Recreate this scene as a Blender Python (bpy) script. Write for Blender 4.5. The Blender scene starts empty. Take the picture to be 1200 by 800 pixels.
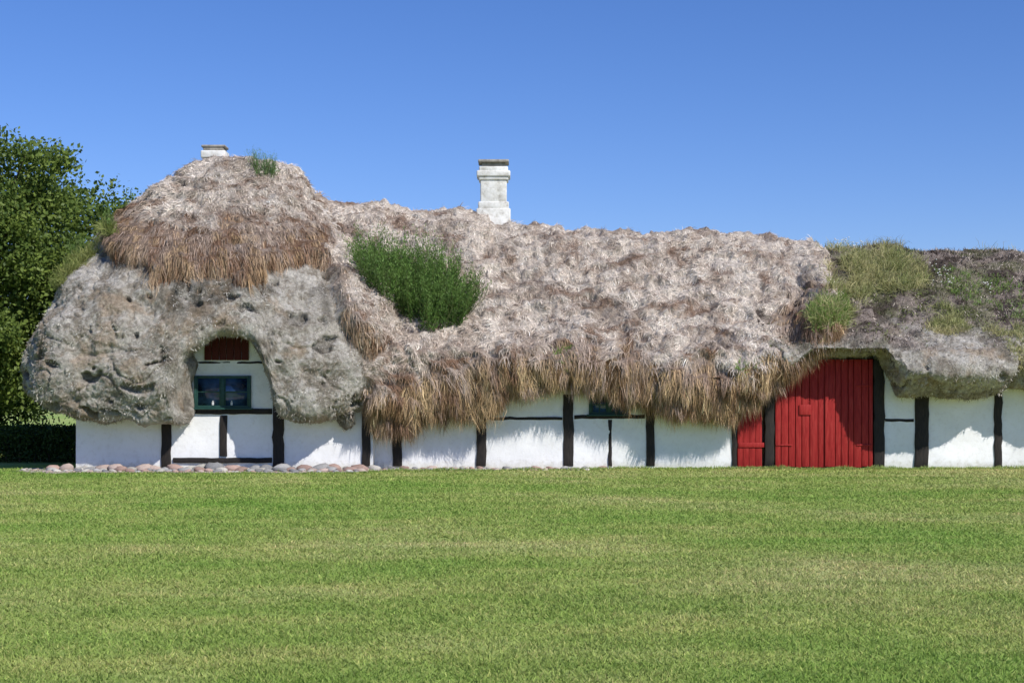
import bpy, math, numpy as np
from mathutils import Vector
from mathutils.bvhtree import BVHTree
rng=np.random.default_rng(7)
F=1666.67; CAMD=30.0; CH=1.6; HZ=460.0
def zz(py,Y=-0.7): return CH+(HZ-py)*(CAMD+Y)/F
def xx(px,Y=0.0): return (px-600)*(CAMD+Y)/F
sc=bpy.context.scene
# ------------------------------------------------------------ noise
def _h(ix,iy,iz,seed):
    n=(ix.astype(np.int64)*374761393+iy.astype(np.int64)*668265263+iz.astype(np.int64)*1274126177+seed*97531)&0xffffffff
    n=((n^(n>>13))*1103515245)&0xffffffff
    n=((n^(n>>16))*2246822519)&0xffffffff
    n=n^(n>>15)
    return (n&0xffffff)/float(0xffffff)
def vn(P,seed=0):
    P=np.asarray(P,float); i=np.floor(P); f=P-i; f=f*f*(3-2*f); i=i.astype(np.int64)
    x,y,z=i[...,0],i[...,1],i[...,2]; fx,fy,fz=f[...,0],f[...,1],f[...,2]
    def L(a,b,t): return a+(b-a)*t
    c=lambda a,b,d:_h(x+a,y+b,z+d,seed)
    return L(L(L(c(0,0,0),c(1,0,0),fx),L(c(0,1,0),c(1,1,0),fx),fy),L(L(c(0,0,1),c(1,0,1),fx),L(c(0,1,1),c(1,1,1),fx),fy),fz)
def fbm(P,o=4,seed=0,g=.5):
    s=0;a=1;t=0;P=np.asarray(P,float)
    for k in range(o):
        s=s+a*vn(P*(2.03**k)+k*7.3,seed+k); t+=a; a*=g
    return s/t
def ss(a,b,x): 
    t=np.clip((x-a)/(b-a),0,1); return t*t*(3-2*t)
def nrm(v): return v/np.maximum(np.linalg.norm(v,axis=-1,keepdims=True),1e-9)
def lerp(a,b,t): return np.asarray(a)*(1-t[...,None])+np.asarray(b)*t[...,None]
# ------------------------------------------------------------ mesh helpers
def mk(name,V,loops,starts,mat,col=None,parent=None,smooth=False):
    me=bpy.data.meshes.new(name); V=np.asarray(V,np.float32)
    me.vertices.add(len(V)); me.vertices.foreach_set("co",V.ravel())
    me.loops.add(len(loops)); me.loops.foreach_set("vertex_index",np.asarray(loops,np.int32).ravel())
    me.polygons.add(len(starts)); me.polygons.foreach_set("loop_start",np.asarray(starts,np.int32))
    me.update(calc_edges=True)
    if col is not None:
        a=me.color_attributes.new("Col",'FLOAT_COLOR','POINT')
        c=np.ones((len(V),4),np.float32); c[:,:3]=col; a.data.foreach_set("color",c.ravel())
    if smooth: me.polygons.foreach_set("use_smooth",np.ones(len(starts),bool))
    me.materials.append(mat)
    ob=bpy.data.objects.new(name,me); sc.collection.objects.link(ob)
    if parent: ob.parent=parent
    return ob
def quads(name,V,Q,mat,col=None,parent=None,smooth=False):
    Q=np.asarray(Q); return mk(name,V,Q.ravel(),np.arange(len(Q))*4,mat,col,parent,smooth)
def gridfaces(nu,nv,wrap=False):
    i=np.arange(nu if wrap else nu-1)[:,None]; j=np.arange(nv-1)[None,:]
    a=i*nv+j; b=((i+1)%nu)*nv+j
    return np.stack([a,b,b+1,a+1],-1).reshape(-1,4)
def gnormals(P,wrap=False):
    if wrap: du=np.roll(P,-1,0)-np.roll(P,1,0)
    else: du=np.gradient(P,axis=0)
    dv=np.gradient(P,axis=1)
    return nrm(np.cross(du,dv)), nrm(dv), nrm(du)
def sample(P,N,T,n,w):
    A=P[:-1,:-1];B=P[1:,:-1];C=P[:-1,1:]
    ar=np.linalg.norm(np.cross(B-A,C-A),axis=-1)*w[:-1,:-1]
    p=ar.ravel()/ar.sum(); k=rng.choice(len(p),n,p=p); i=k//A.shape[1]; j=k%A.shape[1]
    u=rng.random((n,1)); v=rng.random((n,1))
    R=P[i,j]+u*(P[i+1,j]-P[i,j])+v*(P[i,j+1]-P[i,j])
    return R,N[i,j],T[i,j],i,j
def strands(name,R,D,N,L,W,droop,C,mat,parent=None,tip=1.2,root=.75):
    n=len(R); D=nrm(D); S=nrm(np.cross(D,N)+rng.normal(0,.25,(n,3))); L=L[:,None]; W=(W*np.ones(n))[:,None]
    dr=(droop*np.ones(n))[:,None]*L*np.array([[0,0,1.]]); cv=rng.normal(0,.14,(n,1))*L*S
    p0=R-N*.015; p1=R+D*L*.5-dr*.25+cv; p2=R+D*L-dr
    V=np.stack([p0-S*W*.5,p0+S*W*.5,p1-S*W*.45,p1+S*W*.45,p2],1).reshape(-1,3)
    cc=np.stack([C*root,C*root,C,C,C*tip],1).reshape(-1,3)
    b=(np.arange(n)*5)[:,None]
    lo=(b+np.array([[0,1,3,2,2,3,4]])).ravel()
    st=((np.arange(n)*7)[:,None]+np.array([[0,4]])).ravel()
    return mk(name,V,lo,st,mat,np.clip(cc,0,1),parent)
def leaves(name,P,D,L,W,C,mat,parent=None):
    n=len(P); D=nrm(D); r=nrm(rng.normal(0,1,(n,3))); S=nrm(np.cross(D,r)); L=L[:,None];W=W[:,None]
    V=np.stack([P,P+D*L*.45+S*W*.5,P+D*L,P+D*L*.45-S*W*.5],1).reshape(-1,3)
    cc=np.repeat(C,4,0); Q=(np.arange(n)*4)[:,None]+np.arange(4)[None,:]
    return quads(name,V,Q,mat,cc,parent)
def tube(name,pts,rad,mat,parent=None,n=10):
    pts=np.array(pts,float); m=len(pts); T=nrm(np.gradient(pts,axis=0)); V=[]
    for k in range(m):
        a=np.cross(T[k],[0.3,1,0.1]); a/=np.linalg.norm(a); b=np.cross(T[k],a)
        for q in range(n):
            t=2*math.pi*q/n; V.append(pts[k]+rad[k]*(a*math.cos(t)+b*math.sin(t)))
    Q=[(k*n+q,k*n+(q+1)%n,(k+1)*n+(q+1)%n,(k+1)*n+q) for k in range(m-1) for q in range(n)]
    return np.array(V),np.array(Q)
def joinq(parts):
    V=[];Q=[];o=0
    for v,q in parts: V.append(v);Q.append(q+o);o+=len(v)
    return np.concatenate(V),np.concatenate(Q)
def box(x0,x1,y0,y1,z0,z1,jit=0):
    d=[x1-x0,y1-y0,z1-z0]; ax=int(np.argmax(d)); n=max(1,int(d[ax]/.15)) if jit else 1
    lo=np.array([x0,y0,z0],float);hi=np.array([x1,y1,z1],float); o=[a for a in range(3) if a!=ax]
    V=[];Q=[]
    for k in range(n+1):
        w=rng.normal(0,jit,2) if jit else (0,0)
        for (a,b) in ((0,0),(1,0),(1,1),(0,1)):
            p=lo.copy(); p[ax]=lo[ax]+d[ax]*k/n
            if a:p[o[0]]=hi[o[0]]
            if b:p[o[1]]=hi[o[1]]
            if jit:
                p[o[0]]+=w[0]+rng.normal(0,jit*.4); p[o[1]]+=(w[1]+rng.normal(0,jit*.4))*.5
            V.append(p)
    for k in range(n):
        for q in range(4): Q.append((k*4+q,k*4+(q+1)%4,(k+1)*4+(q+1)%4,(k+1)*4+q))
    Q.append((0,3,2,1)); e=n*4; Q.append((e,e+1,e+2,e+3))
    return np.array(V),np.array(Q)
def boxes(name,lst,mat,parent,jit=0,bev=0.0):
    V,Q=joinq([box(*b,jit=jit) for b in lst]); o=quads(name,V,Q,mat,None,parent)
    if bev:
        m=o.modifiers.new("b",'BEVEL'); m.width=bev; m.segments=2
    return o
def empty(name,loc=(0,0,0)):
    e=bpy.data.objects.new(name,None); sc.collection.objects.link(e); return e
# ------------------------------------------------------------ materials
def newmat(name,rough=.85,spec=.2):
    m=bpy.data.materials.new(name); m.use_nodes=True; nt=m.node_tree; b=nt.nodes["Principled BSDF"]
    b.inputs["Roughness"].default_value=rough; b.inputs["Specular IOR Level"].default_value=spec
    return m,nt,b
def nz(nt,scale,detail=6,rough=.6,coord=None,stretch=None):
    n=nt.nodes.new("ShaderNodeTexNoise"); n.inputs["Scale"].default_value=scale; n.inputs["Detail"].default_value=detail; n.inputs["Roughness"].default_value=rough
    tc=nt.nodes.new("ShaderNodeTexCoord"); src=tc.outputs["Object"]
    if stretch:
        mp=nt.nodes.new("ShaderNodeMapping"); mp.inputs["Scale"].default_value=stretch; nt.links.new(src,mp.inputs[0]); src=mp.outputs[0]
    nt.links.new(src,n.inputs["Vector"]); return n.outputs["Fac"]
def ramp(nt,src,stops):
    r=nt.nodes.new("ShaderNodeValToRGB"); e=r.color_ramp.elements
    while len(e)<len(stops): e.new(.5)
    for k,(p,c) in enumerate(stops): e[k].position=p; e[k].color=(c if len(c)==4 else (*c,1))
    nt.links.new(src,r.inputs[0]); return r.outputs[0]
def mixc(nt,a,b,f,mode='MIX'):
    m=nt.nodes.new("ShaderNodeMix"); m.data_type='RGBA'; m.blend_type=mode
    for s,v in ((0,f),(6,a),(7,b)):
        if hasattr(v,'is_linked'): nt.links.new(v,m.inputs[s])
        else: m.inputs[s].default_value=v if s==0 else (*v,1)
    return m.outputs[2]
def bump(nt,b,src,st=.5,dist=.02):
    n=nt.nodes.new("ShaderNodeBump"); n.inputs["Strength"].default_value=st; n.inputs["Distance"].default_value=dist
    nt.links.new(src,n.inputs["Height"]); nt.links.new(n.outputs[0],b.inputs["Normal"])
def attr(nt): 
    a=nt.nodes.new("ShaderNodeAttribute"); a.attribute_name="Col"; return a.outputs["Color"]
def leafmat(name,tr=.35):
    m,nt,b=newmat(name,.55,.3); c=attr(nt); nt.links.new(c,b.inputs["Base Color"])
    t=nt.nodes.new("ShaderNodeBsdfTranslucent"); nt.links.new(c,t.inputs[0])
    x=nt.nodes.new("ShaderNodeMixShader"); x.inputs[0].default_value=tr
    nt.links.new(b.outputs[0],x.inputs[1]); nt.links.new(t.outputs[0],x.inputs[2])
    nt.links.new(x.outputs[0],nt.nodes["Material Output"].inputs[0]); return m
def attrmat(name,scale=25,bs=.6,dist=.03,lo=.6,hi=1.3):
    m,nt,b=newmat(name,.95,.05); c=attr(nt); f=nz(nt,scale,8,.78)
    v=ramp(nt,f,[(.3,(lo,)*3),(.7,(hi,)*3)]); nt.links.new(mixc(nt,c,v,1.0,'MULTIPLY'),b.inputs["Base Color"])
    bump(nt,b,f,bs,dist); return m
M_strand,nt,b=newmat("dry_seaweed_strands",.85,.08); nt.links.new(attr(nt),b.inputs["Base Color"])
M_grey=attrmat("weathered_seaweed",15,1.,.085,.50,1.45)
M_thatch=attrmat("seaweed_mat",20,.9,.05,.5,1.35)
M_leaf=leafmat("leaf"); M_grassroof=leafmat("roof_grass_blades",.3)
M_wall,nt,b=newmat("limewash",.85,.15)
f1=nz(nt,1.3,5,.6); c1=ramp(nt,f1,[(.3,(.77,.765,.75)),(.6,(.86,.855,.85))])
f2=nz(nt,9,8,.7); c2=ramp(nt,f2,[(.3,(.90,.89,.87)),(.5,(1,1,1))])
tc=nt.nodes.new("ShaderNodeTexCoord"); sp=nt.nodes.new("ShaderNodeSeparateXYZ"); nt.links.new(tc.outputs["Object"],sp.inputs[0])
mm=nt.nodes.new("ShaderNodeMath"); mm.operation='MULTIPLY_ADD'; mm.inputs[1].default_value=.35; nt.links.new(f2,mm.inputs[0]); nt.links.new(sp.outputs[2],mm.inputs[2])
dirt=ramp(nt,mm.outputs[0],[(.12,(.66,.64,.54)),(.36,(1,1,1))])
nt.links.new(mixc(nt,mixc(nt,c1,c2,1.,'MULTIPLY'),dirt,1.,'MULTIPLY'),b.inputs["Base Color"]); bump(nt,b,f2,.3,.02)
M_timber,nt,b=newmat("tarred_timber",.7,.3); f=nz(nt,6,8,.7,stretch=(6,6,1)); nt.links.new(ramp(nt,f,[(.3,(.008,.007,.007)),(.7,(.035,.027,.022))]),b.inputs["Base Color"]); bump(nt,b,f,.6,.01)
M_red,nt,b=newmat("red_paint",.65,.2); f=nz(nt,5,8,.7,stretch=(8,8,.7)); nt.links.new(ramp(nt,f,[(.3,(.19,.011,.011)),(.5,(.32,.020,.019)),(.72,(.40,.052,.043))]),b.inputs["Base Color"]); bump(nt,b,f,.45,.01)
M_darkred,nt,b=newmat("dark_red_boards",.7,.2); b.inputs["Base Color"].default_value=(.07,.012,.010,1)
M_gframe,nt,b=newmat("green_window_paint",.5,.3); f=nz(nt,12,4); nt.links.new(ramp(nt,f,[(.3,(.012,.045,.038)),(.7,(.022,.072,.060))]),b.inputs["Base Color"])
M_glass,nt,b=newmat("window_glass",.06,.8); f=nz(nt,3,3); nt.links.new(ramp(nt,f,[(.35,(.006,.012,.03)),(.65,(.04,.09,.19))]),b.inputs["Base Color"]); bump(nt,b,f,.15,.02)  # blue patches paint a sky reflection into the pane colour
M_orn,nt,b=newmat("ornament_porcelain",.4,.4); b.inputs["Base Color"].default_value=(.6,.6,.6,1)
M_chim,nt,b=newmat("chimney_limewash",.9,.1)
f=nz(nt,4,8,.75); c=ramp(nt,f,[(.3,(.30,.27,.23)),(.45,(.62,.60,.55)),(.6,(.78,.77,.74))])
nt.links.new(c,b.inputs["Base Color"]); bump(nt,b,f,.6,.03)
M_chimcap,nt,b=newmat("chimney_cap_mortar",.95,.1); f=nz(nt,9,6,.7); nt.links.new(ramp(nt,f,[(.3,(.16,.14,.12)),(.7,(.42,.39,.34))]),b.inputs["Base Color"])
M_stone=attrmat("field_stone",30,.3,.01,.75,1.2)
M_bark,nt,b=newmat("bark",.9,.1); f=nz(nt,8,8,.7,stretch=(3,3,.6)); nt.links.new(ramp(nt,f,[(.3,(.04,.03,.022)),(.7,(.12,.09,.065))]),b.inputs["Base Color"]); bump(nt,b,f,.8,.03)
def lawnmat(name,blade):
    m,nt,b=newmat(name,.75,.12)
    big=nz(nt,.20,5,.65,stretch=(.75,1.1,1)); mid=nz(nt,1.1,5,.7,stretch=(.5,1.2,1)); fine=nz(nt,26,6,.75)
    g=ramp(nt,big,[(.34,(.215,.340,.065)),(.50,(.295,.375,.095)),(.64,(.395,.425,.155))])
    g2=ramp(nt,mid,[(.34,(.80,.88,.76)),(.50,(1,1,1)),(.66,(1.24,1.09,1.28))])
    g3=ramp(nt,fine,[(.28,(.58,.62,.52)),(.5,(1,1,1)),(.72,(1.28,1.22,1.32))])
    mp=nz(nt,.75,2,.5,stretch=(.03,1.0,1)); g4=ramp(nt,mp,[(.40,(.93,.96,.91)),(.58,(1.06,1.03,1.07))])
    c=mixc(nt,mixc(nt,mixc(nt,g,g2,1.,'MULTIPLY'),g3,1.,'MULTIPLY'),g4,1.,'MULTIPLY')
    if blade: c=mixc(nt,c,attr(nt),1.,'MULTIPLY')
    nt.links.new(c,b.inputs["Base Color"])
    if blade:
        t=nt.nodes.new("ShaderNodeBsdfTranslucent"); nt.links.new(c,t.inputs[0])
        x=nt.nodes.new("ShaderNodeMixShader"); x.inputs[0].default_value=.35
        nt.links.new(b.outputs[0],x.inputs[1]); nt.links.new(t.outputs[0],x.inputs[2]); nt.links.new(x.outputs[0],nt.nodes["Material Output"].inputs[0])
    else: bump(nt,b,fine,.6,.02)
    return m
M_lawn=lawnmat("lawn_soil_grass",False); M_blade=lawnmat("lawn_blade",True)
# ------------------------------------------------------------ house root
house=empty("thatched_farmhouse")
def spline(x,tab):
    t=np.array(tab,float); return np.interp(x,t[:,0],t[:,1])
roofs=[]
def roofgrid(X0,X1b,X1t,nu,zlow,zridge,bulge,nv,thick=0.,X0b=None):
    u=np.linspace(0,1,nu); X0b=X0 if X0b is None else X0b
    P=np.zeros((nu,nv,3)); s=np.linspace(0,1,nv)
    for a in range(nu):
        Xlo=X0b+u[a]*(X1b-X0b); Xhi=X0+u[a]*(X1t-X0)
        zl=zlow(Xlo); zr=zridge(Xhi); by=bulge(Xlo); zt=max(2.45,zl+.35)
        C=np.array([(.35,zl+.25),(-.05,zl+.06),(-.45,zl+.0),(-.5-by*.35,zl+.14),(-.5-by,min(zl+.5,zt-.2)),(-.42-by*.8,zt),(.25,zt+.66),(1.2,zt+(zr-zt)*.52),(2.5,zt+(zr-zt)*.88),(3.2,zr-.06),(3.6,zr),(4.0,zr-.1),(5.2,zr-.9),(7.6,2.3),(7.7,1.8)])
        C[:,0]-=thick*.6
        d=np.r_[0,np.cumsum(np.linalg.norm(np.diff(C,axis=0),axis=1))]; d/=d[-1]
        q=np.interp(s,[0,.72,1],[0,d[10],1]) 
        y=np.interp(q,d,C[:,0]); z=np.interp(q,d,C[:,1])
        P[a,:,1]=y; P[a,:,2]=z; w=np.clip((z-1.6)/3.4,0,1); P[a,:,0]=Xlo+(Xhi-Xlo)*w
    for _ in range(6): P[:,1:-1]=(P[:,:-2]+2*P[:,1:-1]+P[:,2:])/4
    for _ in range(3): P[1:-1]=(P[:-2]+2*P[1:-1]+P[2:])/4
    return P
def disp_thatch(P,N,amp=1.):
    a=(fbm(P*.7,3,5)-.5)*.28+(fbm(P*np.array([2.2,2.2,3.2]),3,11)-.5)*.28
    r=1-np.abs(fbm(P*np.array([2.6,2.6,5.5]),3,21)*2-1); a+=(r-.75)*.27
    a+=(fbm(P*np.array([7,7,10]),3,31)-.5)*.17
    return P+N*(a*amp)[...,None]
mt=lambda px:(px-600)/56.9
zl_tab=[(mt(a),zz(b)+.44) for a,b in [(200,500),(430,518),(452,527),(480,520),(500,503),(560,492),(610,474),(660,468),(700,474),(750,482),(790,500),(860,502),(895,484),(920,456),(940,422),(970,404)]]
zr_tab=[(xx(a,3.5),zz(b,3.5)) for a,b in [(250,230),(345,234),(400,238),(440,242),(500,252),(545,248),(600,263),(700,269),(800,272),(900,278),(960,286)]]
Pm=roofgrid(-6.2,6.25,7.35,400,lambda X:spline(X,zl_tab),lambda X:spline(X,zr_tab)+.02,lambda X:.30+.10*math.sin(X*1.7)+.06*math.sin(X*4.1),250,X0b=-3.15)
N,T,U=gnormals(Pm)
if N[200,100,1]>0: N=-N
def ends(P,N):
    a=np.clip(1-(P[-1:,:,0]-P[:,:,0])/.45,0,1); b=np.clip(1-(P[:,:,0]-P[:1,:,0])/.5,0,1)*(P[:,:,2]<3.4)
    return P-N*(.42*(1-np.sqrt(1-a**2))+.3*(1-np.sqrt(1-b**2)))[...,None]
zlv=spline(Pm[:,:,0],zl_tab)
Pm=ends(Pm,N); Pm=disp_thatch(Pm,N)
N,T,U=gnormals(Pm); 
if N[200,100,1]>0: N=-N
def thatchcol(P,brown):
    n=fbm(P*np.array([1.3,1.3,2.8]),4,41,.6); m=fbm(P*np.array([3.6,3.6,8]),4,51,.6); k=fbm(P*.35,2,58)
    b=ss(.495,.665,n*.44+m*.48+k*.08); b=np.clip(b*.85+brown,0,1)
    pale=ss(.35,.58,fbm(P*2.2,3,66)*.6+fbm(P*9,2,67)*.4); base=lerp((.46,.375,.305),(.74,.645,.55),pale)
    c=lerp(base,base*0+np.array([.225,.135,.088]),b)
    g=ss(.5,.7,fbm(P*1.7,3,61))[...,None]*.35
    return c*(1-g)+c*np.array([.88,.91,.95])*g
def fr_brown(P,zl): 
    h=P[...,2]-zl; return .95*(1-ss(.35,1.2,h+ (fbm(P*np.array([2.0,2,1.]),3,77)-.5)*1.8))
colM=thatchcol(Pm,fr_brown(Pm,zlv)*.7)*.78
quads("main_thatch_layer",Pm.reshape(-1,3),gridfaces(*Pm.shape[:2]),M_thatch,colM.reshape(-1,3),house,True)
roofs.append((Pm.reshape(-1,3),gridfaces(*Pm.shape[:2])))
def mat_strands(name,P,N,T,n,w,frf,swf=2.2):
    R,n_,t_,i,j=sample(P,N,T,n,w)
    D=np.where(t_[:,2:]>0,-t_,t_); S=np.cross(n_,D); fr=np.clip(frf(R,i,j),0,1)
    ang=(fbm(R*1.4,2,91)-.5)*swf*2.2+(fbm(R*5.,2,92)-.5)*4.5+rng.normal(0,.65,n); ang*=(1-.8*fr)
    d=D*np.cos(ang)[:,None]+S*np.sin(ang)[:,None]+D*.5+n_*(rng.uniform(-.02,.32,n))[:,None]
    C=thatchcol(R,fr*.75); dull=fr[:,None]*ss(.45,.62,fbm(R*np.array([5,5,1.2]),2,13))[:,None]
    C=C*(1-dull*.65)+np.array([.40,.27,.14])*dull*.65
    C*=rng.lognormal(0,.24,n)[:,None]
    L=rng.uniform(.05,.20,n)*(1+.9*fr); W=rng.uniform(.006,.015,n)
    return strands(name,R,d,n_,L,W,.12+.6*fr,C,M_strand,house)
front=(Pm[:,:,1]<4.6)*np.where(Pm[:,:,0]<-4.8,.2,1.)
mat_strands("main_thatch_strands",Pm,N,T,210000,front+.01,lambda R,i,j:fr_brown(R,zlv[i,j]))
def fringe(name,P,N,T,n,w,Lr,col):
    R,n_,t_,i,j=sample(P,N,T,n,w)
    D=np.array([[0,-.10,-1.]])+rng.normal(0,.13,(n,3)); cl=.55*fbm(R*np.array([4.5,4.5,.2]),2,17)+.45*fbm(R*np.array([1.1,1.1,.2]),2,18)
    lean=(fbm(R*np.array([2.2,2.2,.5]),2,23)-.5)*.9; D[:,0]+=lean
    L=rng.uniform(*Lr,n)*(.05+2.0*np.clip(cl-.1,0,1))
    tone=fbm(R*np.array([7,7,1.]),3,19); C=lerp(col[0],col[1],ss(.38,.62,tone))*rng.lognormal(0,.34,n)[:,None]  # brown-gold tones; dark streaks paint the shade between tufts
    return strands(name,R,D,n_,L,rng.uniform(.007,.014,n),.05,C,M_strand,house,tip=1.3,root=.6)
h=Pm[:,:,2]-zlv
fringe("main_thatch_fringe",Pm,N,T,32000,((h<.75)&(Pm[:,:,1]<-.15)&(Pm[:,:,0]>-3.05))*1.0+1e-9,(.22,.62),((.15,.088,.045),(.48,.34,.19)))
# ---- right old roof
zr2=[(5,5.15),(xx(1000,3.5),5.08),(xx(1100,3.5),5.04),(xx(1200,3.5),4.97),(20,5.0)]
zl2=[(mt(a),zz(b,-.8)) for a,b in [(860,470),(925,440),(950,418),(1036,418),(1046,440),(1056,464),(1100,469),(1170,468),(1184,452),(1200,456),(1260,470),(1500,465),(1600,460)]]
bl2=[(mt(a),b) for a,b in [(900,.4),(1030,.5),(1052,.75),(1100,.85),(1150,.8),(1178,.6),(1186,.3),(1215,.6),(1300,.65),(1600,.6)]]
Pr=roofgrid(5.2,16.5,16.8,380,lambda X:spline(X,zl2),lambda X:spline(X,zr2)-.03,lambda X:spline(X,bl2),250,thick=-.08)
Nr,Tr,Ur=gnormals(Pr)
if Nr[200,100,1]>0: Nr=-Nr
def disp_grey(P,N,amp=1.):
    wv=np.stack([fbm(P*1.6,2,171),fbm(P*1.6,2,172),fbm(P*1.6,2,173)],-1)-.5; Q=P+wv*.5
    a=(fbm(P*.95,3,105)-.5)*.46+(fbm(Q*2.2,2,111)-.5)*.15
    r=np.abs(fbm(Q*np.array([1.2,1.2,1.8]),3,121)*2-1); a-=ss(.08,.0,r)*.05
    a+=(fbm(P*14,4,131,.7)-.5)*.10
    pit=ss(.67,.73,fbm(Q*np.array([2.6,2.6,4.0]),2,141)); a-=pit*.12
    return P+N*(a*amp)[...,None],pit
Pr,pitr=disp_grey(Pr,Nr,.9); Nr,Tr,Ur=gnormals(Pr)
if Nr[200,100,1]>0: Nr=-Nr
def greycol(P,pit):
    n=fbm(P*1.6,4,151); m=fbm(P*9,4,161,.7)
    c=lerp((.26,.225,.18),(.48,.44,.38),ss(.38,.60,n*.45+m*.55))
    w=ss(.50,.64,fbm(P*3.2,5,171,.68)); c=lerp(c,c*0+np.array([.63,.59,.53]),w*.65)
    br=ss(.54,.66,fbm(P*2.1+9,4,181,.6)); c=lerp(c,c*0+np.array([.37,.27,.18]),br*.55)
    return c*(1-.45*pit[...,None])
cr=greycol(Pr,pitr)
up=ss(2.55,3.1,Pr[:,:,2]+(fbm(Pr*1.5,3,191)-.5)*1.4)
moss=lerp((.085,.068,.058),(.30,.245,.21),ss(.42,.6,fbm(Pr*4,4,201))); gm=ss(.5,.62,fbm(Pr*1.2,3,211))
moss=lerp(moss,moss*0+np.array([.13,.155,.05]),gm*.45)
cr=lerp(cr,moss,up)
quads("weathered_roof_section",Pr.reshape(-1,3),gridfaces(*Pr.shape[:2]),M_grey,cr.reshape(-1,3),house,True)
roofs.append((Pr.reshape(-1,3),gridfaces(*Pr.shape[:2])))
R,n_,t_,i,j=sample(Pr,Nr,Tr,38000,(Pr[:,:,1]<4.6)*(up+.10)*(Pr[:,:,0]<14)*1.)
D=np.where(t_[:,2:]>0,-t_,t_)*rng.uniform(-.5,1,(len(R),1))+rng.normal(0,.5,(len(R),3))+n_*.5
cn=fbm(R*1.3,3,212); C=lerp((.085,.06,.05),(.43,.36,.31),ss(.40,.60,fbm(R*4.2,3,213)))
C=lerp(C,C*0+np.array([.19,.23,.065]),ss(.5,.62,cn)*(rng.random(len(R))<.5))*rng.lognormal(0,.3,len(R))[:,None]
strands("weathered_roof_fuzz",R,D,n_,rng.uniform(.04,.13,len(R)),rng.uniform(.008,.016,len(R)),.1,C,M_strand,house)
# ---- wing roof
lay=np.array([
(0.9,-9.95,-2.50,-1.25,8.2),(1.6,-10.55,-2.45,-1.5,8.4),(2.2,-10.6,-2.45,-1.55,8.3),(3.0,-10.3,-2.55,-1.4,8.0),(3.7,-10.0,-2.95,-1.0,7.6),(4.3,-9.7,-3.5,-.4,7.0),
(4.9,-9.2,-4.0,.35,6.3),(5.5,-8.5,-4.5,1.0,5.5),(6.1,-7.85,-4.95,1.55,4.9),(6.45,-7.4,-5.25,1.95,4.3),(6.62,-7.0,-5.6,2.3,3.7),(6.68,-6.6,-6.1,2.7,3.2)])
cy=2.9; ZT=6.68
nuw=840; f_=np.linspace(0,1,nuw,endpoint=False)
th=np.interp(f_,[0,.78,1],[-math.pi,0,math.pi])
SA=F/(CAMD-1.3)
aw=[(-12,1.0)]+[((a-600)/SA,CH+(HZ-b)/SA) for a,b in [(30,470),(75,497),(186,499),(196,486),(202,455),(213,428),(234,406),(255,394),(280,394),(296,404),(310,430),(318,462),(326,486),(380,492),(432,490),(470,488)]]
nvw=250; Pw=np.zeros((nuw,nvw,3)); n_in=16
def foot(th,z):
    xl,xr,yf,yb=[np.interp(z,lay[:,0],lay[:,k]) for k in (1,2,3,4)]
    cx=(xl+xr)/2; a=(xr-xl)/2; b=np.where(np.sin(th)<0,cy-yf,yb-cy); b=np.maximum(b,.15)
    c,s=np.abs(np.cos(th)),np.abs(np.sin(th)); e=np.interp(z,[1,3,5,6.6],[4.2,3.6,2.6,2.0])
    r=1/((c/a)**e+(s/b)**e)**(1/e)
    return cx+r*np.cos(th), cy+r*np.sin(th)
x0,y0=foot(th,np.full(nuw,1.6))
zlw=np.where(y0<.5,spline(x0,aw),1.15)
k=np.ones(5)/5; zlw=np.convolve(np.r_[zlw[-2:],zlw,zlw[:2]],k,'valid')
tt=np.linspace(0,1,nvw-n_in)
for j in range(nvw-n_in):
    zc=zlw+(ZT-zlw)*tt[j]; x,y=foot(th,zc)
    Rr=.32; q=np.clip((zc-zlw)/Rr,0,1); inn=Rr*(1-np.sqrt(np.maximum(0,1-(1-q)**2)))
    dy=y-cy; fr_=np.abs(dy/4.05)>np.abs((x+6.6)/3.9)
    nx=np.where(fr_,0.15*np.sign(x+6.6),np.sign(x+6.6)); ny=np.where(fr_,np.sign(dy),.15*np.sign(dy))
    kk=np.ones(9)/9; nx=np.convolve(np.r_[nx[-4:],nx,nx[:4]],kk,'valid'); ny=np.convolve(np.r_[ny[-4:],ny,ny[:4]],kk,'valid')
    Pw[:,n_in+j]=np.stack([x-nx*inn,y-ny*inn,zc],-1)
    if j==0: NX,NY=nx,ny
for j in range(n_in):
    d=(n_in-j)/n_in*1.7; Pw[:,j]=Pw[:,n_in]-np.stack([NX*d,NY*d,-np.full(nuw,.10*d)],-1)
for _ in range(4): Pw[:,1:-1]=(Pw[:,:-2]+2*Pw[:,1:-1]+Pw[:,2:])/4
for _ in range(3): Pw=(np.roll(Pw,1,0)+2*Pw+np.roll(Pw,-1,0))/4
Nw,Tw,Uw=gnormals(Pw,True)
if Nw[int(nuw*.39),120,1]>0: Nw=-Nw
zb=[(-12,9),(-9.3,9),(-8.9,5.2),(-8.35,4.7),(-7.9,4.45),(-7.2,4.05),(-6.6,3.85),(-5.4,3.95),(-4.8,4.3),(-4.4,4.25),(-4.0,4.0),(-3.6,3.4),(-3.2,2.7),(-2.85,1.9),(-2.5,1.0),(-2,.8)]
zbw=spline(Pw[:,:,0],zb)+(fbm(Pw*1.5,3,301)-.5)*1.0; hc=Pw[:,:,2]-zbw
cap=ss(-.04,.12,hc)
arch=np.exp(-((Pw[:,:,0]+6.0)/1.2)**4)*(1-ss(2.8,3.4,Pw[:,:,2]))*(Pw[:,:,1]<1.5)
ampw=1.1*(1-.6*arch)
G,pitw=disp_grey(Pw,Nw,ampw); H=disp_thatch(Pw+Nw*.34,Nw,.85)
Pw=G*(1-cap[...,None])+H*cap[...,None]
Nw,Tw,Uw=gnormals(Pw,True)
if Nw[int(nuw*.39),120,1]>0: Nw=-Nw
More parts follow.
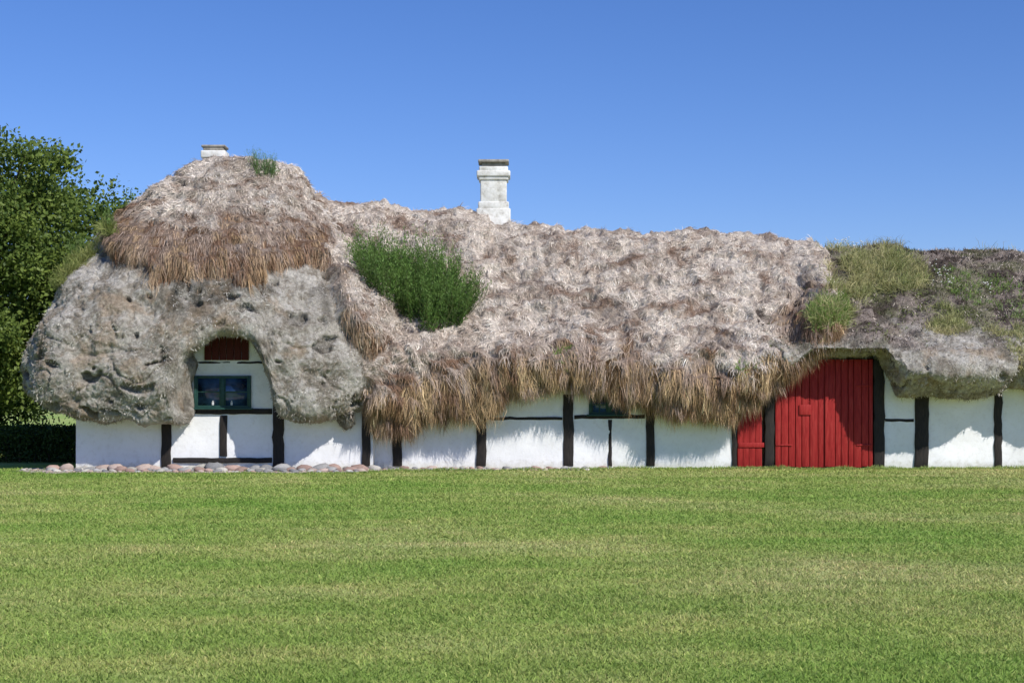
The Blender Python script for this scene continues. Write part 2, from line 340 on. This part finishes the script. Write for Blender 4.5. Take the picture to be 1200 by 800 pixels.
br=.95*(1-ss(.45,1.5,hc+(fbm(Pw*2.,3,77)-.5)*1.7))*(Pw[:,:,0]<-4.0)+.5*(1-ss(.1,.5,hc))*(Pw[:,:,0]>=-4.0)
cw=lerp(greycol(Pw,pitw),thatchcol(Pw,br*.8)*.78,cap)
cap_shade=ss(.5,.0,np.abs(hc+.3))*ss(.48,.6,fbm(Pw*1.8,2,305))*.5; cw=cw*(1-cap_shade[...,None]*(1-cap[...,None]))  # shadow under the cap edge, painted into the lobe colour
gf=gridfaces(nuw,nvw,True)
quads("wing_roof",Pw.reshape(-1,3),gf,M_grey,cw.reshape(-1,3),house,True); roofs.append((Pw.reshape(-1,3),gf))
mat_strands("wing_thatch_strands",Pw,Nw,Tw,85000,(cap>.5)*(Pw[:,:,1]<4.5)*1.,lambda R,i,j:br[i,j])
fringe("wing_thatch_fringe",Pw,Nw,Tw,18000,((hc>.0)&(hc<.95)&(Pw[:,:,1]<1.2)&(Pw[:,:,0]<-3.9))*1.+((hc>.0)&(hc<.5)&(Pw[:,:,1]<1.2)&(Pw[:,:,0]>=-3.9))*.5,(.22,.58),((.15,.08,.045),(.47,.33,.22)))
for nm,(P_,N_,T_,w_,cnt) in {"wing_lobe_fuzz":(Pw,Nw,Tw,(cap<.4)*(Pw[:,:,1]<2.5)*(fbm(Pw*1.4,2,333)>.38),45000),"eave_lobe_fuzz":(Pr,Nr,Tr,(up<.5)*(Pr[:,:,1]<.5)*(Pr[:,:,0]<13.),14000)}.items():
    R,n_,t_,i,j=sample(P_,N_,T_,cnt,w_*1.+1e-9)
    C=lerp((.26,.215,.165),(.62,.575,.51),ss(.38,.62,fbm(R*5,3,334)))*rng.lognormal(0,.28,cnt)[:,None]
    strands(nm,R,rng.normal(0,.6,(cnt,3))+n_*.2+np.array([[0,0,-.4]]),n_,rng.uniform(.02,.09,cnt),rng.uniform(.005,.011,cnt),.1,C,M_strand,house)
# ------------------------------------------------------------ ray lookup onto the roofs
VV,QQ=joinq(roofs); bvh=BVHTree.FromPolygons(VV.tolist(),QQ.tolist())
cam0=Vector((0,-CAMD,CH))
def hit(px,py):
    d=Vector(((px-600)/F,1,(HZ-py)/F)).normalized(); r=bvh.ray_cast(cam0,d)
    return (r[0],r[1]) if r[0] is not None else (None,None)
# ------------------------------------------------------------ walls
def wallgrid(name,x0,x1,y,z0,z1,depth=.3):
    nx=max(2,int((x1-x0)/.08)); nzv=max(2,int((z1-z0)/.08))
    X,Z=np.meshgrid(np.linspace(x0,x1,nx),np.linspace(z0,z1,nzv),indexing='ij')
    P=np.stack([X,np.full_like(X,y),Z],-1); P[:,:,1]+=(fbm(P*np.array([1.6,1,1.6]),3,401)-.5)*.05
    V=P.reshape(-1,3); Q=gridfaces(nx,nzv); vb,qb=box(x0,x1,y+.06,y+depth,z0,z1)
    V,Q=joinq([(V,Q),(vb,qb)]); return quads(name,V,Q,M_wall,None,house,True)
YW=-.35
def wx(px): return xx(px,YW)
wallgrid("wing_wall",wx(89),wx(437),YW,-.05,1.75)
wallgrid("wing_gable_wall",wx(180),wx(345),YW,1.751,3.0)
boxes("wing_side_walls",[(wx(89)+.01,wx(89)+.3,YW+.3,7.,-.05,1.9),(wx(437)-.3,wx(437)-.01,YW+.3,7,-.05,1.75)],M_wall,house)
wallgrid("main_wall_hall",-3.0,xx(863),0,-.05,2.2)
wallgrid("main_wall_barn",xx(1034),xx(1600),0,-.05,2.6)
boxes("rear_walls",[(-9,xx(1600),6.7,7.0,-.05,2.),(xx(1600)-.3,xx(1600)-.005,.3,6.7,-.05,2.7),(xx(866),xx(1030),.45,.5,-.05,2.8)],M_wall,house)
def bm_(x0,x1,p0,p1,Y,pr=.03,dp=.14):
    s=(CAMD+Y)/F
    return ((x0-600)*s,(x1-600)*s,Y-pr,Y+dp,CH+(HZ-p1)*s,CH+(HZ-p0)*s)
T_w=[bm_(189.5,201,484,548,YW,.035),bm_(320,333,440,548,YW,.04),bm_(257.5,266,486.5,534.5,YW,.03),bm_(203,319,478.5,485,YW,.03),bm_(203,319,536,542,YW,.045),bm_(424,434,484,546,YW,.035),bm_(206,319,423.5,426,YW,.015)]
boxes("wing_timber_frame",T_w,M_timber,house,jit=.008,bev=.012)
T_m=[bm_(460,471,500,546,0),bm_(558.5,570,484,546,0),bm_(571,659,488.5,492,0,.022),bm_(660,672,462,546,0),bm_(673,756,486,490.5,0,.022),bm_(712.5,717,491.5,546,0,.02),bm_(757,767,480,546,0),bm_(857.5,863,495,546,0),
 bm_(896,907,455,546,0,.05),bm_(1023.5,1036,420,547,0,.05),bm_(1037,1071,490.5,494,0,.022),bm_(1072,1088,440,547,0,.04),bm_(1165,1174,455,547,0,.035),bm_(1262,1273,455,547,0,.035),bm_(1350,1360,455,547,0,.035),bm_(1440,1450,455,547,0,.035),
 bm_(907.5,1023,412,420,0,.03)]
boxes("main_timber_frame",T_m,M_timber,house,jit=.008,bev=.012)
def window(name,px0,px1,py0,py1,Y,nx,ny,orn=False):
    s=(CAMD+Y)/F; x0,x1=(px0-600)*s,(px1-600)*s; z1,z0=CH+(HZ-py0)*s,CH+(HZ-py1)*s; e=empty(name); e.parent=house
    fw=.055; fb=[(x0,x0+fw,Y-.06,Y+.05,z0,z1),(x1-fw,x1,Y-.06,Y+.05,z0,z1),(x0+fw,x1-fw,Y-.058,Y+.05,z0,z0+fw),(x0+fw,x1-fw,Y-.058,Y+.05,z1-fw,z1)]
    xm=(x0+x1)/2; fb.append((xm-.04,xm+.04,Y-.064,Y,z0+fw,z1-fw))
    for a,b in ((x0+fw,xm-.04),(xm+.04,x1-fw)):
        fb+= [(a,a+.025,Y-.05,Y,z0+fw,z1-fw),(b-.025,b,Y-.05,Y,z0+fw,z1-fw)]
        for k in range(1,ny): 
            zc=z0+(z1-z0)*k/ny; fb.append((a+.025,b-.025,Y-.045,Y,zc-.014,zc+.014))
        for k in range(1,nx):
            xc=a+(b-a)*k/nx; fb.append((xc-.011,xc+.011,Y-.044,Y,z0+fw,z1-fw))
    boxes(name+"_frame",fb,M_gframe,e,bev=.004)
    boxes(name+"_glass",[(x0+fw,x1-fw,Y-.034,Y-.030,z0+fw,z1-fw)],M_glass,e)
    if orn:
        ob=[]
        for t in (.33,.66):
            xc=x0+(x1-x0)*t; ob+=[(xc-.022,xc+.022,Y-.043,Y-.0345,z0+fw+.005,z0+fw+.07),(xc-.012,xc+.012,Y-.042,Y-.0345,z0+fw+.072,z0+fw+.10)]
        boxes(name+"_ornaments",ob,M_orn,e,bev=.004)
    boxes(name+"_sill",[(x0-.05,x1+.05,Y-.12,Y-.061,z0-.03,z0+.005)],M_gframe,e,bev=.005)
window("gable_window",228,294.5,440,478,YW,1,2,True)
window("hall_window",690,737,462,485.5,0,2,2)
boxes("gable_boards",[(xx(240,YW)+k*.155,xx(240,YW)+k*.155+.145,YW-.05,YW-.01,zz(422,YW),zz(385,YW)) for k in range(6)],M_darkred,house,bev=.006)
pl=[];x=xx(908)
while x<xx(1022)-.05:
    w=rng.uniform(.11,.19); x2=min(x+w,xx(1022.5)); pl.append((x+.006,x2-.006,-.03-rng.uniform(0,.014),.03,.03+rng.uniform(-.02,.02),zz(421,0))); x=x2
boxes("barn_door_planks",pl,M_red,house,bev=.006)
boxes("barn_door_hatch",[(xx(936),xx(950),-.06,-.044,zz(486,0),zz(474,0))],M_red,house,bev=.004)
boxes("barn_door_meeting_strip",[(xx(966),xx(970),-.07,-.0445,.05,zz(424,0))],M_red,house,bev=.005)
boxes("barn_door_hinges",[(xx(909),xx(928),-.056,-.0445,z-.015,z+.015) for z in (.5,1.75)]+[(xx(1003),xx(1021),-.056,-.0445,z-.015,z+.015) for z in (.5,1.75)],M_red,house,bev=.003)
pl=[];x=xx(864)
while x<xx(895)-.04:
    x2=min(x+rng.uniform(.10,.15),xx(895.5)); pl.append((x+.003,x2-.003,-.025-rng.uniform(0,.01),.03,.04,zz(470,0))); x=x2
pl.append((xx(865),xx(895),-.05,-.037,.45,.55))
boxes("side_door_planks",pl,M_red,house,bev=.005)
def chimney(name,cx,cyy,tiers):
    e=empty(name); e.parent=house
    V,Q=joinq([box(cx-w/2,cx+w/2,cyy-w*.42,cyy+w*.42,z0,z1) for (w,z0,z1) in tiers])
    o=quads(name+"_shaft",V,Q,M_chim,None,e); m=o.modifiers.new("b",'BEVEL'); m.width=.03; m.segments=3
    return e
s=(CAMD+3.6)/F; z_=lambda py:CH+(HZ-py)*s; X_=(578.5-600)*s
chimney("ridge_chimney",X_,3.6,[(.80,4.6,z_(246)),(.72,z_(247),z_(238)),(.62,z_(239),z_(212)),(.70,z_(213),z_(208)),(.79,z_(209),z_(202)),(.68,z_(203),z_(197))])
boxes("ridge_chimney_cap",[(X_-.28,X_+.28,3.38,3.82,z_(198),z_(192.5)),(X_-.36,X_+.36,3.3,3.9,z_(192.5)+.003,z_(189))],M_chimcap,house,bev=.02)
s=(CAMD+3.4)/F; X2=(252-600)*s
chimney("wing_chimney",X2,3.4,[(.5,5.5,z_(186)),(.58,z_(187),z_(178))])
boxes("wing_chimney_cap",[(X2-.24,X2+.24,3.2,3.6,z_(178)+.003,z_(174.5)),(X2-.28,X2+.28,3.18,3.62,z_(174.5)+.003,z_(171.5))],M_chimcap,house,bev=.02)
# ------------------------------------------------------------ stones
import bmesh
bm=bmesh.new(); bmesh.ops.create_icosphere(bm,subdivisions=2,radius=1); SV=np.array([v.co[:] for v in bm.verts]); SF=np.array([[v.index for v in f.verts] for f in bm.faces]); bm.free()
def stones(name,specs,mat):
    V=[];Fc=[];C=[];o=0
    for (x,y,z,a,b,c) in specs:
        off=rng.uniform(0,99,3); p=SV*(1+(fbm(SV*1.1+off,2,5)-.5)*.9)[:,None]*np.array([a,b,c]); t=rng.uniform(-.5,.5)
        p=np.stack([p[:,0]*math.cos(t)-p[:,1]*math.sin(t),p[:,0]*math.sin(t)+p[:,1]*math.cos(t),p[:,2]+p[:,0]*rng.normal(0,.12)],-1)+np.array([x,y,z])
        V.append(p);Fc.append(SF+o);o+=len(SV)
        base=[(.34,.33,.32),(.42,.33,.285),(.27,.265,.265),(.46,.43,.38),(.36,.25,.21)][rng.integers(5)]
        C.append(np.tile(np.array(base)*rng.uniform(.7,1.15),(len(SV),1)))
    V=np.concatenate(V);Fc=np.concatenate(Fc);C=np.concatenate(C)
    return mk(name,V,Fc.ravel(),np.arange(len(Fc))*3,mat,C,None,True)
sp_=[];x=xx(52,-.7)
while x<xx(434,-.7):
    a=rng.uniform(.08,.22); sp_.append((x+a,-.66+rng.uniform(-.15,.08),a*.2,a,a*.75,a*rng.uniform(.4,.65))); x+=a*rng.uniform(1.4,1.9)
for yy,lo,hi,g in ((-.98,.05,.16,2.6),(-1.2,.04,.12,3.2),(-1.4,.03,.08,5)):
    x=xx(60,-.7)
    while x<xx(425,-.7):
        a=rng.uniform(lo,hi); sp_.append((x+a,yy+rng.uniform(-.12,.12),a*.16,a,a*.8,a*.5)); x+=a*rng.uniform(1.7,g)
for _ in range(240):
    a=rng.uniform(.02,.06); sp_.append((xx(rng.uniform(40,690)),-.2-rng.uniform(0,.6),a*.2,a,a,a*.6))
x=xx(440)
while x<xx(700):
    a=rng.uniform(.04,.12); sp_.append((x+a,-.17+rng.uniform(-.08,.04),a*.15,a,a*.7,a*.5)); x+=a*rng.uniform(1.5,3)
stones("foundation_stones",sp_,M_stone)
gx=np.linspace(xx(35),xx(720),140); yf=np.interp(gx,[xx(35),xx(70),xx(420),xx(450),xx(720)],[-.9,-1.85,-1.7,-1.05,-.25])+(fbm(np.stack([gx*2,gx*0,gx*0],-1),3,7)-.5)*.5
V=np.concatenate([np.stack([gx,yf,gx*0+.006],-1),np.stack([gx,gx*0+.2,gx*0+.006],-1)]); n=len(gx)
Q=[(i,i+1,n+i+1,n+i) for i in range(n-1)]
M_grav,nt,b=newmat("gravel",.95,.1); f=nz(nt,30,8,.8); nt.links.new(ramp(nt,f,[(.3,(.17,.14,.09)),(.5,(.42,.37,.29)),(.7,(.60,.55,.47))]),b.inputs["Base Color"]); bump(nt,b,f,.8,.03)
quads("gravel_strip",V,Q,M_grav)
# ------------------------------------------------------------ ground + grass
V=np.array([(-900,-120,0),(900,-120,0),(900,1500,0),(-900,1500,0)],float); quads("lawn_ground",V,[(0,1,2,3)],M_lawn)
n=380000; u=rng.random(n); d=7.0*(30.2/7.0)**(u**.9); X=rng.uniform(-.46,.46,n)*d+rng.uniform(-.6,.6,n); Y=-CAMD+d
edge=np.interp(X,gx,yf)
ok=~((X<gx[-1])&(X>gx[0])&(Y>edge+rng.normal(0,.14,n)))&(Y<-.05); X=X[ok];Y=Y[ok];d=d[ok];n=len(X)
ang=rng.uniform(0,6.28,n); W=.0024+.0004*d; H=rng.uniform(.010,.030,n)*(1+.02*d)*(.7+.6*fbm(np.stack([X*1.5,Y*1.5,X*0],-1),3,3))
S=np.stack([np.cos(ang),np.sin(ang),ang*0],-1)*W[:,None]; P=np.stack([X,Y,X*0],-1); lean=np.stack([rng.normal(0,.75,n),rng.normal(0,.75,n),np.ones(n)],-1)*H[:,None]
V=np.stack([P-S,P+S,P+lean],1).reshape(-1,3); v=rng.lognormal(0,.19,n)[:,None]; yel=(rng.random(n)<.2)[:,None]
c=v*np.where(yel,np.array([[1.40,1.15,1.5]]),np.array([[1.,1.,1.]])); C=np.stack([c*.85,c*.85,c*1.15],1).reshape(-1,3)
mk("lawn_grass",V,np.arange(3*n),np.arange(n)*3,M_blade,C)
n=9000; X=np.where(rng.random(n)<.3,rng.uniform(-10.5,xx(437),n),rng.uniform(xx(440),xx(1300),n)); wing=X<xx(437); e_=np.interp(X,gx,yf)
inner=wing&(rng.random(n)<.15)
Y=np.where(X>gx[-1],-.06-rng.gamma(1.5,.06,n),e_-rng.gamma(1.2,.08,n)); Y=np.where(inner,rng.uniform(-1.5,-.5,n),Y)
P=np.stack([X,Y,X*0],-1); dn=fbm(P*3,2,5); L=rng.uniform(.03,.10,n)*(.2+1.2*dn)*np.where(wing,.6,1)
C=lerp((.17,.29,.05),(.35,.38,.14),rng.random(n))*rng.lognormal(0,.2,n)[:,None]
strands("wall_foot_grass",P,rng.normal(0,.35,(n,3))+np.array([[0,0,1.]]),np.tile([[0,-1.,0]],(n,1)),L,.012,.0,C,M_grassroof)
# ------------------------------------------------------------ roof vegetation
def inpoly(p,poly):
    x,y=p;c=False;j=len(poly)-1
    for i in range(len(poly)):
        xi,yi=poly[i];xj,yj=poly[j]
        if (yi>y)!=(yj>y) and x<(xj-xi)*(y-yi)/(yj-yi)+xi: c=not c
        j=i
    return c
def sites(poly,n,clump=0):
    poly=np.array(poly,float);lo=poly.min(0);hi=poly.max(0);out=[]
    t=0
    while len(out)<n and t<n*14:
        t+=1;p=lo+rng.random(2)*(hi-lo)
        if inpoly(p,poly):
            h,nn=hit(*p)
            if h is not None:
                if clump and float(fbm(np.array([[h[0]*2.2,h[1]*2.2,h[2]*2.2]]),2,71)[0])<clump+rng.normal(0,.03): continue
                out.append(h[:])
    return np.array(out)
def stemplant(name,roots,Lr,nleaf,lsize,cols,spread=.35,out=.35,mat=None,wr=.24):
    P=[];Dn=[];Ls=[];C=[];SR=[];SD=[];SL=[]
    c0=roots.mean(0)
    for r in roots:
        o=(r-c0); d=np.array([o[0]*out,o[1]*out*.5-.12,1.])+rng.normal(0,spread*.5,3); d/=np.linalg.norm(d); L=rng.uniform(*Lr)
        SR.append(r);SD.append(d);SL.append(L)
        t=rng.random(nleaf)**.8
        p=r+d*(t*L)[:,None]+rng.normal(0,.03,(nleaf,3)); dd=d*1.0+rng.normal(0,.5,(nleaf,3))
        P.append(p);Dn.append(dd);Ls.append(rng.uniform(.6,1.3,nleaf)*lsize*(1.15-.5*t))
        k=rng.random(nleaf)*.5+.5*t; base=lerp(cols[0],cols[1],k)*rng.lognormal(0,.22)
        C.append(base)
    P=np.concatenate(P);Dn=np.concatenate(Dn);Ls=np.concatenate(Ls);C=np.clip(np.concatenate(C),0,1)
    e=empty(name); leaves("foliage",P,Dn,Ls,Ls*wr,C,mat or M_leaf,e)
    SR=np.array(SR);SD=np.array(SD);SL=np.array(SL)
    strands("stems",SR,SD,np.tile([[0,-1.,0]],(len(SR),1)),SL,.012,0,np.tile([[.12,.15,.05]],(len(SR),1)),M_grassroof,e)
    return e
rts=sites([(424,300),(448,312),(500,322),(543,350),(552,368),(535,390),(495,392),(455,360),(422,325)],600)
stemplant("roof_shrub",rts,(.45,1.1),60,.085,((.035,.085,.015),(.19,.31,.07)),out=.22)
def tuft(name,poly,n,Lr,cols,wd=.011,dirv=(0,-.15,1.),sp=.4,droop=.3,clump=0):
    r=sites(poly,n,clump); n=len(r)
    if n==0: return
    m=4; lean=np.repeat(rng.normal(0,.25,(n,3)),m,0); sz=np.repeat(rng.uniform(.6,1.3,n),m); R=np.repeat(r,m,0)+rng.normal(0,.05,(n*m,3))*np.array([1,1,.3]); n=len(R)
    D=np.array([dirv])+lean+rng.normal(0,sp,(n,3)); C=lerp(cols[0],cols[1],np.clip(fbm(R*3,2,9)*.8+rng.random(n)*.5-.15,0,1))*rng.lognormal(0,.2,n)[:,None]
    strands(name,R,D,np.tile([[0,-1.,.2]],(n,1)),rng.uniform(*Lr,n)*sz,wd,droop,C,M_grassroof)
gy=((.17,.23,.05),(.56,.47,.25)); gg=((.11,.22,.035),(.27,.36,.09))
tuft("roof_grass",[(965,292),(1010,286),(1045,292),(1085,312),(1090,335),(1050,345),(1020,342),(1000,368),(985,388),(955,385),(950,372),(962,350),(972,335)],2000,(.14,.42),gy,clump=.42)
tuft("roof_grass",[(948,365),(975,340),(995,352),(990,385),(960,392)],520,(.12,.36),gg,clump=.38)
tuft("roof_grass",[(1085,362),(1110,358),(1135,385),(1115,395),(1088,388)],320,(.1,.3),gy,clump=.4)
tuft("roof_grass",[(1150,385),(1200,380),(1200,440),(1180,400)],250,(.08,.22),gy,clump=.45)
tuft("roof_grass",[(1090,310),(1200,330),(1200,378),(1120,350)],300,(.06,.2),gg,clump=.5)
tuft("roof_grass",[(55,330),(75,295),(128,265),(135,280),(95,310),(62,345)],800,(.15,.45),((.14,.20,.04),(.38,.36,.13)),clump=.4)
tuft("roof_grass",[(960,284),(1200,289),(1200,293),(960,290)],90,(.10,.38),((.25,.24,.1),(.45,.40,.2)),.008)
tuft("roof_grass",[(640,405),(670,405),(672,432),(650,440)],30,(.1,.22),gg)
tuft("roof_grass",[(860,425),(885,425),(885,445),(865,445)],20,(.1,.2),gg)
rts=sites([(292,198),(322,200),(326,210),(298,208)],45)
if len(rts): stemplant("roof_weed",rts,(.25,.6),40,.05,((.09,.18,.06),(.20,.32,.12)))
rts=sites([(60,300),(120,262),(130,272),(70,325)],90)
if len(rts): stemplant("roof_weed",rts,(.2,.6),35,.07,((.06,.13,.025),(.19,.28,.07)))
r=np.concatenate([sites([(972,283),(1012,286),(1008,300),(980,296)],40),sites([(1085,310),(1112,322),(1118,340),(1092,335)],26),sites([(1148,335),(1165,342),(1160,352)],10)])
sp=[(p[0],p[1]-.1,p[2]+rng.uniform(.08,.24),.018,.018,.011) for p in r]
V=[];Fc=[];o=0
for (x,y,z,a,b,c) in sp: V.append(SV*np.array([a,b,c])+np.array([x,y,z]));Fc.append(SF+o);o+=len(SV)
M_fl,nt,b=newmat("camomile_petals",.7,.2); b.inputs["Base Color"].default_value=(.70,.70,.62,1)
Fc=np.concatenate(Fc); mk("camomile_flowers",np.concatenate(V),Fc.ravel(),np.arange(len(Fc))*3,M_fl)
# ------------------------------------------------------------ trees
def tree(name,base,height,crown_c,rad,nclump,per,lsz,cols,trunk_r,seed=0,sig=.30,shell=.55,nl=10):
    e=empty(name); base=np.array(base,float);cc=np.array(crown_c,float);rad=np.array(rad,float)
    d=nrm(rng.normal(0,1,(nclump,3))); r=(shell+(1-shell)*rng.random(nclump))**.8; r*=.72+.56*vn(d*2.4+seed,seed)
    cl=cc+d*rad*r[:,None]; parts=[]
    top=cc+np.array([0,0,rad[2]*.55]); tp=[base+(top-base)*t+np.array([math.sin(t*5)*.15,math.cos(t*4)*.12,0])*(t>0) for t in np.linspace(0,1,9)]
    parts.append(tube("t",tp,[trunk_r*(1-.85*t)+.02 for t in np.linspace(0,1,9)],None))
    for k in rng.choice(nclump,min(nclump,nl*4),replace=False):
        a=tp[rng.integers(2,7)]; b_=cl[k]; mid=(a+b_)/2+np.array([0,0,.25])+rng.normal(0,.1,3)
        pts=[a,a*.6+mid*.4,mid,mid*.4+b_*.6,b_]; parts.append(tube("l",pts,[trunk_r*.3,trunk_r*.24,trunk_r*.17,trunk_r*.1,.012],None,n=6))
    V,Q=joinq(parts); quads("trunk_and_limbs",V,Q,M_bark,None,e,True)
    n=nclump*per; ci=np.repeat(np.arange(nclump),per); sg=sig*(.7+.6*rng.random(nclump))[ci,None]
    P=cl[ci]+np.clip(rng.normal(0,1,(n,3)),-1.9,1.9)*sg*np.array([1,1,.75]); D=rng.normal(0,1,(n,3))+np.array([[0,0,-.3]])+nrm(P-cc)*.5
    tone=rng.random(nclump)[ci]*.6+rng.random(n)*.4; C=lerp(cols[0],cols[1],tone)
    L=rng.uniform(.7,1.3,n)*lsz; leaves("crown_leaves",P,D,L,L*.62,C,M_leaf,e); return e
tree("deciduous_tree",(-14.4,7.5,0),9,(-14.05,7.2,4.9),(3.7,3.1,4.0),330,330,.12,((.045,.09,.018),(.24,.31,.06)),.28,3,.32,.42)
tree("young_tree",(-10.6,9.5,0),7,(-10.5,9.4,5.7),(1.7,1.1,1.6),60,130,.10,((.06,.12,.02),(.21,.30,.07)),.09,5,.24,.3,5)
tree("hedge_shrub",(-15.6,12,0),3,(-15.2,11,2.0),(1.9,1.6,1.7),80,260,.11,((.03,.07,.014),(.10,.16,.035)),.12,9,.34,.4,6)
tree("hedge_shrub",(-19.5,13,0),4,(-19.4,12.5,2.2),(2.6,1.8,2.3),80,260,.12,((.03,.07,.014),(.12,.19,.04)),.12,11,.36,.4,6)
tree("added_shadow_tree",(-11.2,13.5,0),5,(-11.2,13.5,3.3),(2.0,2.0,2.3),90,160,.14,((.04,.08,.015),(.13,.20,.04)),.16,13,.4,.4,6)  # unseen trees added behind the house to cast shadow on the left ground
tree("added_shadow_tree",(-11.4,19,0),5,(-11.4,19,3.4),(2.4,2.2,2.5),100,160,.15,((.04,.08,.015),(.13,.20,.04)),.16,17,.42,.4,6)
n=42000; X=rng.uniform(-15.5,-9.3,n); top=.62+.22*fbm(np.stack([X*1.5,X*0,X*0],-1),3,8); Y=rng.uniform(2.2,4.6,n)+(fbm(np.stack([X,X*0,X*0],-1),2,6)-.5)*.8; Z=top*rng.random(n)**.6
e=empty("added_low_hedge"); P=np.stack([X,Y,Z],-1)+rng.normal(0,.05,(n,3)); C=lerp((.02,.045,.01),(.07,.12,.025),rng.random(n))  # hedge added to make the ground at the far-left base read dark
leaves("hedge_leaves",P,rng.normal(0,1,(n,3))+np.array([[0,-.3,.5]]),rng.uniform(.05,.10,n),rng.uniform(.03,.06,n),C,M_leaf,e)
parts=[]
for x in np.arange(-15.2,-9.4,.35):
    for y in (2.8,3.8): parts.append(tube("s",[(x,y,0),(x+rng.normal(0,.05),y,.3),(x+rng.normal(0,.12),y+rng.normal(0,.1),.6)],[.03,.022,.008],None,n=5))
V,Q=joinq(parts); quads("hedge_stems",V,Q,M_bark,None,e,True)
# ------------------------------------------------------------ light, sky, camera
el=math.radians(43); az=math.radians(42)
S=Vector((math.sin(az)*math.cos(el),-math.cos(az)*math.cos(el),math.sin(el)))
su=bpy.data.lights.new("sun",'SUN'); su.energy=5.0; su.angle=math.radians(.53); su.color=(1,.965,.905)
so=bpy.data.objects.new("sun",su); sc.collection.objects.link(so); so.rotation_euler=(-S).to_track_quat('-Z','Y').to_euler(); so.location=(20,-30,30)
w=bpy.data.worlds.new("World"); sc.world=w; w.use_nodes=True; nt=w.node_tree; bg=nt.nodes["Background"]
sk=nt.nodes.new("ShaderNodeTexSky"); sk.sky_type='NISHITA'; sk.sun_disc=False; sk.sun_elevation=el; sk.sun_rotation=math.pi-az; sk.air_density=1.0; sk.dust_density=.1; sk.ozone_density=2.0
mc=mixc(nt,sk.outputs[0],(.88,1.0,1.46),1.0,'MULTIPLY'); hs=nt.nodes.new("ShaderNodeHueSaturation"); hs.inputs["Saturation"].default_value=1.10
nt.links.new(mc,hs.inputs["Color"]); nt.links.new(hs.outputs[0],bg.inputs[0]); bg.inputs[1].default_value=.088
cd=bpy.data.cameras.new("camera"); co=bpy.data.objects.new("camera",cd); sc.collection.objects.link(co); sc.camera=co
co.location=(0,-CAMD,CH); co.rotation_euler=(math.pi/2,0,0); cd.lens=50; cd.sensor_width=36; cd.shift_y=.05; cd.clip_end=4000
sc.view_settings.view_transform='Standard'; sc.view_settings.look='None'; sc.view_settings.exposure=0
print("faces",sum(len(m.polygons) for m in bpy.data.meshes))
